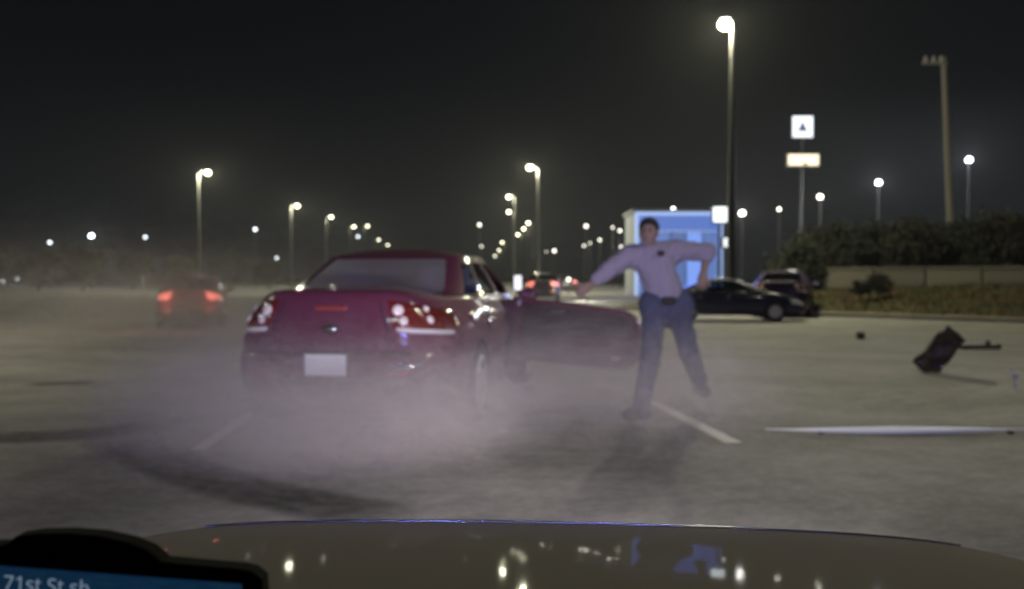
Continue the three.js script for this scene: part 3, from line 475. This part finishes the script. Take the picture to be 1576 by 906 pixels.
{
  const D = 7.75, root = at(1020, 600, D); root.y = 0;
  const J = (px, py, d) => at(px, py, d).sub(root);
  const hip = J(1026, 470, D), hl = J(1008, 474, D - 0.02), hr = J(1044, 473, D + 0.02), waist = J(1020, 444, D), chest = J(1008, 408, D), neck0 = J(1001, 386, D), neck1 = J(999, 374, D - 0.01), head = J(998, 358, D - 0.02);
  const sl = J(968, 394, D - 0.03), el = J(936, 416, D - 0.12), wl = J(906, 440, D - 0.2), sr = J(1040, 386, D + 0.04), er = J(1088, 387, D + 0.1), wr = J(1082, 423, D - 0.02);
  const kl = J(1000, 556, D - 0.26), al = J(986, 627, D - 0.32), kr = J(1060, 542, D + 0.06), ar = J(1077, 588, D + 0.38);
  al.y = Math.max(al.y, 0.1);
  const o = thing('person', 'person in a lavender grey shirt and blue jeans striding with one arm stretched out', 'person', root.toArray());
  const skin = mat(col(0.24, 0.165, 0.14), 0.6), shirtM = mat(col(0.25, 0.225, 0.31), 0.95), jean = mat(col(0.055, 0.062, 0.115), 0.95), dark = mat(col(0.018, 0.016, 0.016), 0.8);
  const handField = (w, e, side, curl) => { // five fingers rooted in the palm
    const f = sub(w, e).normalize(), up = V(0, 0, 1), across = new THREE.Vector3().crossVectors(f, up).normalize(), palm = w.clone().addScaledVector(f, 0.07), bones = [];
    bones.push([w, palm, 0.027, 0.03], [w.clone().addScaledVector(across, 0.018), palm.clone().addScaledVector(across, 0.026), 0.017, 0.017], [w.clone().addScaledVector(across, -0.018), palm.clone().addScaledVector(across, -0.026), 0.017, 0.017]);
    [[0.033, 0.062], [0.011, 0.075], [-0.011, 0.071], [-0.033, 0.054]].forEach(([x, len]) => {
      const a = palm.clone().addScaledVector(across, x), dir = f.clone().addScaledVector(across, x * 3).normalize(), b = a.clone().addScaledVector(dir, len * 0.55), c = b.clone().addScaledVector(dir.clone().addScaledVector(V(0, -1, 0.3), curl).normalize(), len * 0.5); bones.push([a, b, 0.0098, 0.009], [b, c, 0.009, 0.008]); });
    const ta = w.clone().addScaledVector(f, 0.025).addScaledVector(across, side * 0.03), tb = ta.clone().addScaledVector(f, 0.035).addScaledVector(across, side * 0.032), tc = tb.clone().addScaledVector(f, 0.032).addScaledVector(across, side * 0.006); bones.push([ta, tb, 0.013, 0.011], [tb, tc, 0.011, 0.009]);
    return { f: (p) => { let d = 9; bones.forEach(([a, b, ra, rb], i) => { d = i < 3 ? smin(d, capsule(p, a, b, ra, rb), 0.03) : smin(d, capsule(p, a, b, ra, rb), 0.006); }); return d; }, c: palm };
  };
  const HL = handField(wl, el, 1, 0.5), HR = handField(wr, er, -1, 0.8);
  const face = sub(V(-0.35, 0, 1), V(0, 0, 0)).normalize(), right = new THREE.Vector3().crossVectors(V(0, 1, 0), face);
  const H3 = (r, u, f) => head.clone().addScaledVector(right, r).addScaledVector(V(0, 1, 0), u).addScaledVector(face, f);
  const headField = (p) => {
    let d = ball(p, H3(0, 0.03, -0.01), 0.077, 0.092, 0.092); d = smin(d, ball(p, H3(0, -0.045, 0.022), 0.056, 0.07, 0.066), 0.05);
    d = smin(d, capsule(p, H3(0, 0.012, 0.082), H3(0, -0.022, 0.1), 0.009, 0.013), 0.014);
    for (const s of [-1, 1]) { d = smin(d, ball(p, H3(s * 0.078, -0.005, -0.005), 0.011, 0.03, 0.018), 0.01); d = -smin(-d, ball(p, H3(s * 0.031, 0.012, 0.092), 0.018, 0.011, 0.014), 0.012); d = smin(d, ball(p, H3(s * 0.031, 0.01, 0.075), 0.012, 0.011, 0.011), 0.004); }
    d = smin(d, capsule(p, H3(-0.02, -0.058, 0.083), H3(0.02, -0.058, 0.083), 0.007, 0.007), 0.008);
    return smin(d, capsule(p, neck0, neck1, 0.062, 0.055), 0.03);
  };
  const bodyField = (p) => {
    let d = smin(capsule(p, chest, waist, 0.13, 0.115), capsule(p, sl, sr, 0.07, 0.07), 0.1); d = smin(d, capsule(p, waist, hip, 0.115, 0.105), 0.08); d = smin(d, capsule(p, neck0, chest, 0.06, 0.1), 0.06);
    d = smin(d, capsule(p, hl, kl, 0.085, 0.056), 0.05); d = smin(d, capsule(p, kl, al, 0.056, 0.036), 0.03); d = smin(d, capsule(p, hr, kr, 0.085, 0.056), 0.05); d = smin(d, capsule(p, kr, ar, 0.056, 0.036), 0.03);
    d = smin(d, capsule(p, sl, el, 0.056, 0.043), 0.05); d = smin(d, capsule(p, el, wl, 0.043, 0.028), 0.03); d = smin(d, capsule(p, sr, er, 0.056, 0.043), 0.05); d = smin(d, capsule(p, er, wr, 0.043, 0.028), 0.03);
    return d;
  };
  const lim = (...ps) => { const b = new THREE.Box3().setFromPoints(ps); return [b.min, b.max]; }, grow = ([a, b], k) => [a.clone().subScalar(k), b.clone().addScalar(k)];
  const bodyG = march(bodyField, ...grow(lim(sl, sr, el, wl, er, wr, al, ar, neck0), 0.16), 0.014);
  const headG = march(headField, ...grow(lim(head, neck0), 0.135), 0.0045);
  const hands = [HL, HR].map((h) => march(h.f, ...grow(lim(h.c), 0.13), 0.004));
  part('body', [bodyG, headG, ...hands], skin, o);
  const fold = (p, k) => k * (0.5 * n3(p.x * 9, p.y * 7, p.z * 9) + 0.35 * n3(p.x * 19, p.y * 13, p.z * 19));
  const slv = (a, b, t) => a.clone().lerp(b, t), wristL = slv(el, wl, 0.55), wristR = slv(er, wr, 0.2);
  const shirtField = (p) => {
    let d = smin(capsule(p, chest, waist, 0.162, 0.15), capsule(p, sl, sr, 0.092, 0.092), 0.1); d = smin(d, capsule(p, waist, slv(waist, hip, 0.3), 0.15, 0.15), 0.06); d = smin(d, capsule(p, neck0.clone().add(V(0, -0.035, 0)), chest, 0.085, 0.12), 0.06);
    d = smin(d, capsule(p, sl, el, 0.088, 0.074), 0.05); d = smin(d, capsule(p, el, wristL, 0.074, 0.06), 0.02); d = smin(d, capsule(p, sr, er, 0.09, 0.076), 0.05); d = smin(d, capsule(p, er, wristR, 0.076, 0.066), 0.02);
    return d + fold(p, 0.012);
  };
  part('shirt', march(shirtField, ...grow(lim(sl, sr, el, wristL, er, wr, hip, neck0), 0.19), 0.011), shirtM, o);
  part('collar', new THREE.TorusGeometry(0.075, 0.014, 8, 24).rotateX(Math.PI / 2 + 0.15).translate(neck0.x, neck0.y + 0.03, neck0.z), mat(col(0.18, 0.16, 0.22), 0.95), o);
  const emb = V(0.05, 0, 0).add(J(1017, 390, D - 0.16)); part('chest_badge', box(0.06, 0.045, 0.02, emb.x - 0.05, emb.y, emb.z, 0.008), dark, o);
  const jl = slv(kl, al, 0.93), jr = slv(kr, ar, 0.93);
  const jeanField = (p) => { let d = smin(capsule(p, hl, kl, 0.108, 0.084), capsule(p, kl, jl, 0.084, 0.074), 0.03); d = smin(d, smin(capsule(p, hr, kr, 0.108, 0.084), capsule(p, kr, jr, 0.084, 0.074), 0.03), 0.04); d = smin(d, capsule(p, hl.clone().add(V(0, 0.035, 0)), hr.clone().add(V(0, 0.035, 0)), 0.142, 0.142), 0.06); d = smin(d, ball(p, hip.clone().add(V(0, -0.03, 0)), 0.13, 0.16, 0.13), 0.06); return d + fold(p, 0.01); };
  part('jeans', march(jeanField, ...grow(lim(hl, hr, kl, kr, jl, jr), 0.17), 0.011), jean, o);
  part('belt', new THREE.TorusGeometry(0.155, 0.022, 8, 36).scale(1, 0.92, 1).rotateX(Math.PI / 2).translate(waist.x + 0.005, lerp(waist.y, hip.y, 0.72), waist.z), dark, o);
  part('belt_pouch', box(0.12, 0.07, 0.05, waist.x + 0.02, lerp(waist.y, hip.y, 0.7), waist.z + 0.175, 0.02), dark, o);
  const shoe = (a, dir, tilt) => {
    const f = V(Math.sin(dir), 0, Math.cos(dir)), heel = a.clone().addScaledVector(f, -0.04), toe = a.clone().addScaledVector(f, 0.15); heel.y = a.y - 0.055; toe.y = a.y - 0.06 + tilt; const ball_ = a.clone().addScaledVector(f, 0.09); ball_.y = a.y - 0.055 + tilt * 0.5;
    const sf = (p) => { let d = smin(capsule(p, a, heel, 0.05, 0.042), capsule(p, heel, ball_, 0.042, 0.044), 0.04); d = smin(d, capsule(p, ball_, toe, 0.046, 0.034), 0.03); d = smin(d, capsule(p, a, ball_, 0.045, 0.036), 0.04); return d; };
    part('shoe', march(sf, ...grow(lim(a, heel, toe), 0.09), 0.006), dark, o);
  };
  shoe(al, -1.25, 0); shoe(ar, 0.25, -0.03);
  const hairField = (p) => { const q = ball(p, H3(0, 0.045, -0.02), 0.088, 0.092, 0.098), cut = sub(p, H3(0, 0.035, 0.03)).dot(face.clone().multiplyScalar(0.8).add(V(0, -0.55, 0))); return Math.max(q, cut - 0.015) + 0.004 * n3(p.x * 60, p.y * 60, p.z * 60); };
  for (const sd of [-1, 1]) { part('eye', new THREE.SphereGeometry(0.0105, 12, 8).translate(...H3(sd * 0.031, 0.011, 0.0765).toArray()), dark, o); part('eyebrow', rod(H3(sd * 0.018, 0.03, 0.088), H3(sd * 0.044, 0.031, 0.078), 0.005, 0.004, 8), dark, o); }
  part('lips', rod(H3(-0.02, -0.058, 0.088), H3(0.02, -0.058, 0.088), 0.0065, 0.0065, 8), mat(col(0.2, 0.09, 0.08), 0.6), o);
  part('hair', march(hairField, ...grow(lim(head), 0.16), 0.006), dark, o);
}

// ------------------------------------------------------------------ debris on the road
{
  const crumple = (w, h, d, amp, n) => { const g = mergeVertices(new THREE.BoxGeometry(w, h, d, 14, 12, 3), 1e-4), p = g.attributes.position; for (let i = 0; i < p.count; i++) { const x = p.getX(i), y = p.getY(i), z = p.getZ(i), k = 3 / Math.max(w, h); p.setXYZ(i, x + amp * n3(y * k, z * k, n), y + amp * n3(x * k, z * k, n + 5), z + amp * 2.4 * n3(x * k, y * k, n + 9)); } g.computeVertexNormals(); return g; };
  let p = ground(1442, 574), o = thing('bumper_fragment', 'torn dark red brown bumper piece standing up on the road', 'car debris', p.toArray());
  part('cover', crumple(0.30, 0.62, 0.05, 0.022, 1).rotateX(0.25).rotateZ(-0.62).translate(0.02, 0.27, 0), mat(col(0.035, 0.016, 0.013), 0.5, { clearcoat: 0.6 }), o);
  part('inner_foam', crumple(0.24, 0.36, 0.06, 0.02, 4).rotateZ(-0.6).translate(0.07, 0.31, -0.06), M.trim, o);
  p = ground(1506, 537); o = thing('metal_bar', 'straight dark metal bar lying on the road behind the bumper piece', 'car debris', p.toArray(), 0.06);
  part('bar', box(0.68, 0.07, 0.07, 0, 0.036, 0, 0.015), M.trim, o); part('bracket', box(0.07, 0.07, 0.05, 0.16, 0.105, 0, 0.01), M.trim, o); part('end_cap', box(0.05, 0.09, 0.085, 0.345, 0.045, 0, 0.012), M.black, o);
  p = ground(1324, 521); o = tag(struct('plastic_chunk', crumple(0.13, 0.12, 0.1, 0.02, 3).translate(0, 0.06, 0), M.black, undefined), 'small black plastic chunk alone on the road', 'car debris'); o.position.copy(p);
  p = ground(1561, 602); o = thing('lamp_fragment', 'pale broken lamp fragment standing on the road at the edge of the debris', 'car debris', p.toArray()); part('lens', crumple(0.05, 0.13, 0.02, 0.012, 8).rotateZ(0.5).translate(-0.01, 0.19, 0), mat(col(0.8, 0.78, 0.72), 0.25), o); part('stem', crumple(0.028, 0.15, 0.02, 0.006, 9).translate(0.01, 0.07, 0), mat(col(0.8, 0.78, 0.72), 0.3), o);
  const a = ground(1180, 668), b = ground(1600, 668), m = a.clone().add(b).multiplyScalar(0.5), L = b.x - a.x; o = thing('light_streak', 'long pale spindle added in place of a bright streak of light across the road', 'car debris', [m.x, 0, m.z], 0.0);
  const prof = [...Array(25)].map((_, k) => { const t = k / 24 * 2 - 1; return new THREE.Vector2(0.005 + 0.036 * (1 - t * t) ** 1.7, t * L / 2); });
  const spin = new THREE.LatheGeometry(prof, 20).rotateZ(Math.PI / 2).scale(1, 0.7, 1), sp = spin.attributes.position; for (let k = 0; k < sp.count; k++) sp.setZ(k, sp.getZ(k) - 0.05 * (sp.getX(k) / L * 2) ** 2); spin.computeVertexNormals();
  part('strip', spin.translate(0, 0.03, 0), mat(col(0.9, 0.92, 0.93), 0.4), o);  // pale spindle added to stand for a soft streak of light, not real trim
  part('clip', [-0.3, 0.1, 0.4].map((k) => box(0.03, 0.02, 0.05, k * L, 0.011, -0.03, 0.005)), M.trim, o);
  p = ground(812, 600); o = tag(struct('plastic_chunk', crumple(0.10, 0.03, 0.08, 0.012, 13).translate(0, 0.02, 0), M.trim, undefined), 'small dark plastic shard under the open car door', 'car debris'); o.position.copy(p);
}

// ------------------------------------------------------------------ the patrol car that carries the camera
{
  const o = thing('patrol_car', 'dark glossy bonnet of the patrol car in front of the camera', 'car', [0.1, 0, 0]);
  const hoodM = mat(col(0.21, 0.195, 0.17), 1, { specularIntensity: 0, clearcoat: 0.07, clearcoatRoughness: 0.04 });
  const yz = (z) => { const t = (z - 0.45) / 1.25; return 0.845 - 0.052 * 1.25 * t - 0.062 * t * t; }, rows = [];
  for (let j = 0; j <= 40; j++) { const r = []; for (let i = 0; i <= 60; i++) {
    const s = i / 30 - 1, x = s * 0.9, zf = 1.70 - 0.06 * s * s - 0.10 * s ** 8, t = j / 34, z = t <= 1 ? lerp(0.45, zf, t) : zf + 0.05 * Math.sin((t - 1) * 34 / 6 * 1.57); let y = yz(Math.min(z, 1.7)) - 0.018 * s * s - 0.05 * s ** 8; if (t > 1) y -= 0.11 * (1 - Math.cos((t - 1) * 34 / 6 * 1.57)); r.push(V(x, y, -z)); } rows.push(r); }
  part('bonnet', gridGeo(rows, false), hoodM, o);
  o.rotation.z = -0.022;
  part('bonnet_edge_highlight', tube(rows[34].filter((_, i) => i > 6 && i < 55).map((p) => p.clone().add(V(0, 0.001, 0))), 0.003, 80, 8), M.chrome, o);  // thin bright tube added for the highlight line along the bonnet edge
  part('grille', box(1.0, 0.22, 0.06, 0, 0.5, -1.70, 0.02), M.black, o); part('bumper', box(1.75, 0.26, 0.25, 0, 0.33, -1.68, 0.08), M.black, o);
  for (const s of [-1, 1]) {
    part('wing', box(0.1, 0.26, 1.1, s * 0.92, 0.46, -0.95, 0.04), hoodM, o);
    const l = part('head_lamp', new THREE.SphereGeometry(0.09, 20, 12).scale(1.6, 0.75, 0.5).translate(s * 0.66, 0.58, -1.66), glow(col(1, 0.96, 0.92), 4), o);
    const sp = new THREE.SpotLight(col(1, 0.92, 0.94), 32, 0, R(34), 0.8); sp.position.set(s * 0.66, 0.58, -1.73); sp.target.position.set(s * 0.66, 0.42, -12); sp.castShadow = true; sp.shadow.radius = 4; sp.name = 'head_light'; o.add(sp, sp.target);
  }
  part('cowl', box(1.7, 0.1, 0.3, 0, 0.78, -0.38, 0.03), M.black, o); part('dashboard', box(1.6, 0.12, 0.4, 0, 0.72, -0.1, 0.05), M.black, o); part('roof', box(1.5, 0.06, 2.6, 0, 1.5, 0.95, 0.03), hoodM, o); part('partition', box(1.45, 1.1, 0.05, 0, 0.92, 0.95, 0.02), M.black, o);  // unseen partition added, and roof run forward, to keep light off the display
  for (const s of [-1, 1]) part('door_pillar', rod(V(s * 0.86, 0.8, -0.45), V(s * 0.66, 1.5, 0.05), 0.035), M.black, o);
  part('light_bar', box(1.2, 0.09, 0.28, 0, 1.6, 0.25, 0.03), M.black, o);
  for (const x of [-0.45, -0.15, 0.15, 0.45]) { part('beacon_lamp', box(0.24, 0.06, 0.05, x, 1.6, 0.10, 0.02), glow(col(0.1, 0.16, 1), 3), o); }
  for (const x of [-0.3, 0.3]) { const l = new THREE.SpotLight(col(0.24, 0.25, 1), 29, 0, R(70), 0.6); l.position.set(x, 1.6, 0.05); l.target.position.set(x, 1.2, -8); l.castShadow = true; l.shadow.radius = 8; l.name = 'beacon_light'; o.add(l, l.target); }
}
{ // the small display fixed on the dashboard
  const d = 0.55, S = d / F, p0 = at(0, 906, d), o = thing('dashboard_display', 'black dashboard display with a blue street name line on its screen', 'display', p0.toArray());
  const X = (px, py) => [(px) * S, (906 - py) * S];
  const sh = new THREE.Shape(), pts = [[-60, 845], [0, 843], [12, 838], [22, 829], [50, 825], [100, 824], [150, 828], [195, 838], [225, 850], [240, 862], [246, 869], [300, 874], [370, 880], [388, 884], [402, 896], [404, 930], [404, 1050], [-60, 1050]];
  pts.forEach(([x, y], i) => sh[i ? 'lineTo' : 'moveTo'](...X(x, y)));
  part('housing', new THREE.ExtrudeGeometry(sh, { depth: 0.012, bevelEnabled: true, bevelSize: 0.001, bevelThickness: 0.002, bevelSegments: 2 }).translate(0, 0, -0.016), mat(col(0.004, 0.004, 0.004), 0.95, { specularIntensity: 0.2 }), o);
  const cv = document.createElement('canvas'); cv.width = 1024; cv.height = 512; const g = cv.getContext('2d'); g.fillStyle = '#12304c'; g.fillRect(0, 0, 1024, 512);
  for (let i = 0; i < 900; i++) { g.fillStyle = `rgba(${20 + rnd() * 30},${60 + rnd() * 30},${70 + rnd() * 40},0.10)`; g.fillRect(rnd() * 1024, rnd() * 512, 60, 10); }
  g.fillStyle = '#8ea3b8'; g.font = '82px sans-serif'; g.fillText('71st St sh', 58, 96);
  const t = new THREE.CanvasTexture(cv); t.colorSpace = THREE.SRGBColorSpace;
  const w = 390 * S, h = 195 * S, q = new THREE.PlaneGeometry(w, h).translate(w / 2, -h / 2, 0).rotateZ(-0.075).translate(...X(-12, 867), 0.002);
  part('screen', q, new THREE.MeshStandardMaterial({ color: 0x111111, map: t, emissive: 0xffffff, emissiveMap: t, emissiveIntensity: 0.6, roughness: 0.4 }), o);
  const l = new THREE.RectAreaLight(col(0.1, 0.25, 0.5), 0.02, w, h); l.position.set(w / 2, -h / 2, 0.01); l.rotation.set(0, Math.PI, 0); l.name = 'screen_light'; o.add(l);
}

// ------------------------------------------------------------------ tyre smoke: fine pale grains hanging in the air
{
  const sa = R(YAW), fwd = V(Math.sin(sa), 0, -Math.cos(sa)), rt = V(Math.cos(sa), 0, Math.sin(sa)), S0 = sedan.position;
  const loc = (x, y, z) => S0.clone().addScaledVector(rt, x).addScaledVector(fwd, -z).setY(y);
  const n0 = 110000, fp = new Float32Array(n0 * 9), fn = new Float32Array(n0 * 9), a = new THREE.Vector3(), b = new THREE.Vector3(), n = new THREE.Vector3();
  for (let k = 0; k < n0; k++) {      // one puff: many tiny flakes thinning out from its middle, in wisps
    let x, y, z; do { x = gauss(); y = gauss(); z = gauss(); } while (x * x + y * y + z * z > 6 || n3(x * 1.1, y * 1.1, z * 1.1) < 1.1 * rnd() - 0.75);
    const w = 0.18 * n3(x * 1.7 + 4, y * 1.7, z * 1.7); x = x * 0.35 + w; y = y * 0.35 + w; z = z * 0.35 - w;
    const rad = 0.0008 + 0.0006 * rnd(); a.set(gauss(), gauss(), gauss()).normalize(); b.set(gauss(), gauss(), gauss()).cross(a).normalize(); n.crossVectors(a, b);
    for (let v = 0; v < 3; v++) { const c = Math.cos(v * 2.0944) * rad, d = Math.sin(v * 2.0944) * rad, o = k * 9 + v * 3; fp[o] = x + a.x * c + b.x * d; fp[o + 1] = y + a.y * c + b.y * d; fp[o + 2] = z + a.z * c + b.z * d; fn[o] = n.x; fn[o + 1] = n.y; fn[o + 2] = n.z; }
  }
  const fg = new THREE.BufferGeometry(); fg.setAttribute('position', new THREE.BufferAttribute(fp, 3)); fg.setAttribute('normal', new THREE.BufferAttribute(fn, 3));
  const places = [], spread = (count, x0, x1, y0, y1, z0, z1, sc, flat = 0.6) => { for (let k = 0; k < count; k++) places.push([loc(lerp(x0, x1, rnd()), lerp(y0, y1, rnd() ** 1.5), lerp(z0, z1, rnd())), sc * (0.75 + 0.5 * rnd()), flat]); };
  spread(30, -1.15, 1.15, 0.12, 0.42, 2.65, 3.15, 1.0); spread(9, -1.0, 1.2, 0.35, 0.62, 2.7, 3.1, 0.95, 0.6); spread(3, -0.6, 1.2, 0.06, 0.14, 3.0, 3.6, 1.1, 0.4); spread(26, 1.05, 2.7, 0.12, 0.5, -0.9, 2.3, 1.15); spread(8, 0.7, 1.2, 0.15, 0.4, 1.6, 2.3, 0.8); spread(14, -2.7, -1.2, 0.12, 0.5, -1.5, 1.5, 1.2);
  for (let k = 0; k < 18; k++) places.push([V(lerp(-8.5, -3.5, rnd()), 0.25 + 0.6 * rnd(), lerp(-13.5, -19, rnd())), 2.6 + 1.2 * rnd(), 0.55]);
  const im = new THREE.InstancedMesh(fg, mat(col(0.62, 0.58, 0.56), 1), places.length), q = new THREE.Object3D();
  places.forEach(([c, sc, flat], k) => { q.position.copy(c); q.rotation.set(0, rnd() * 6.3, 0); q.scale.set(sc, sc * flat, sc); q.updateMatrix(); im.setMatrixAt(k, q.matrix); });
  im.name = 'tyre_smoke'; tag(im, 'pale grey tyre smoke hanging low around the maroon sedan', 'smoke', null, 'stuff'); shade(im); scene.add(im);
}

renderer.render(scene, camera);
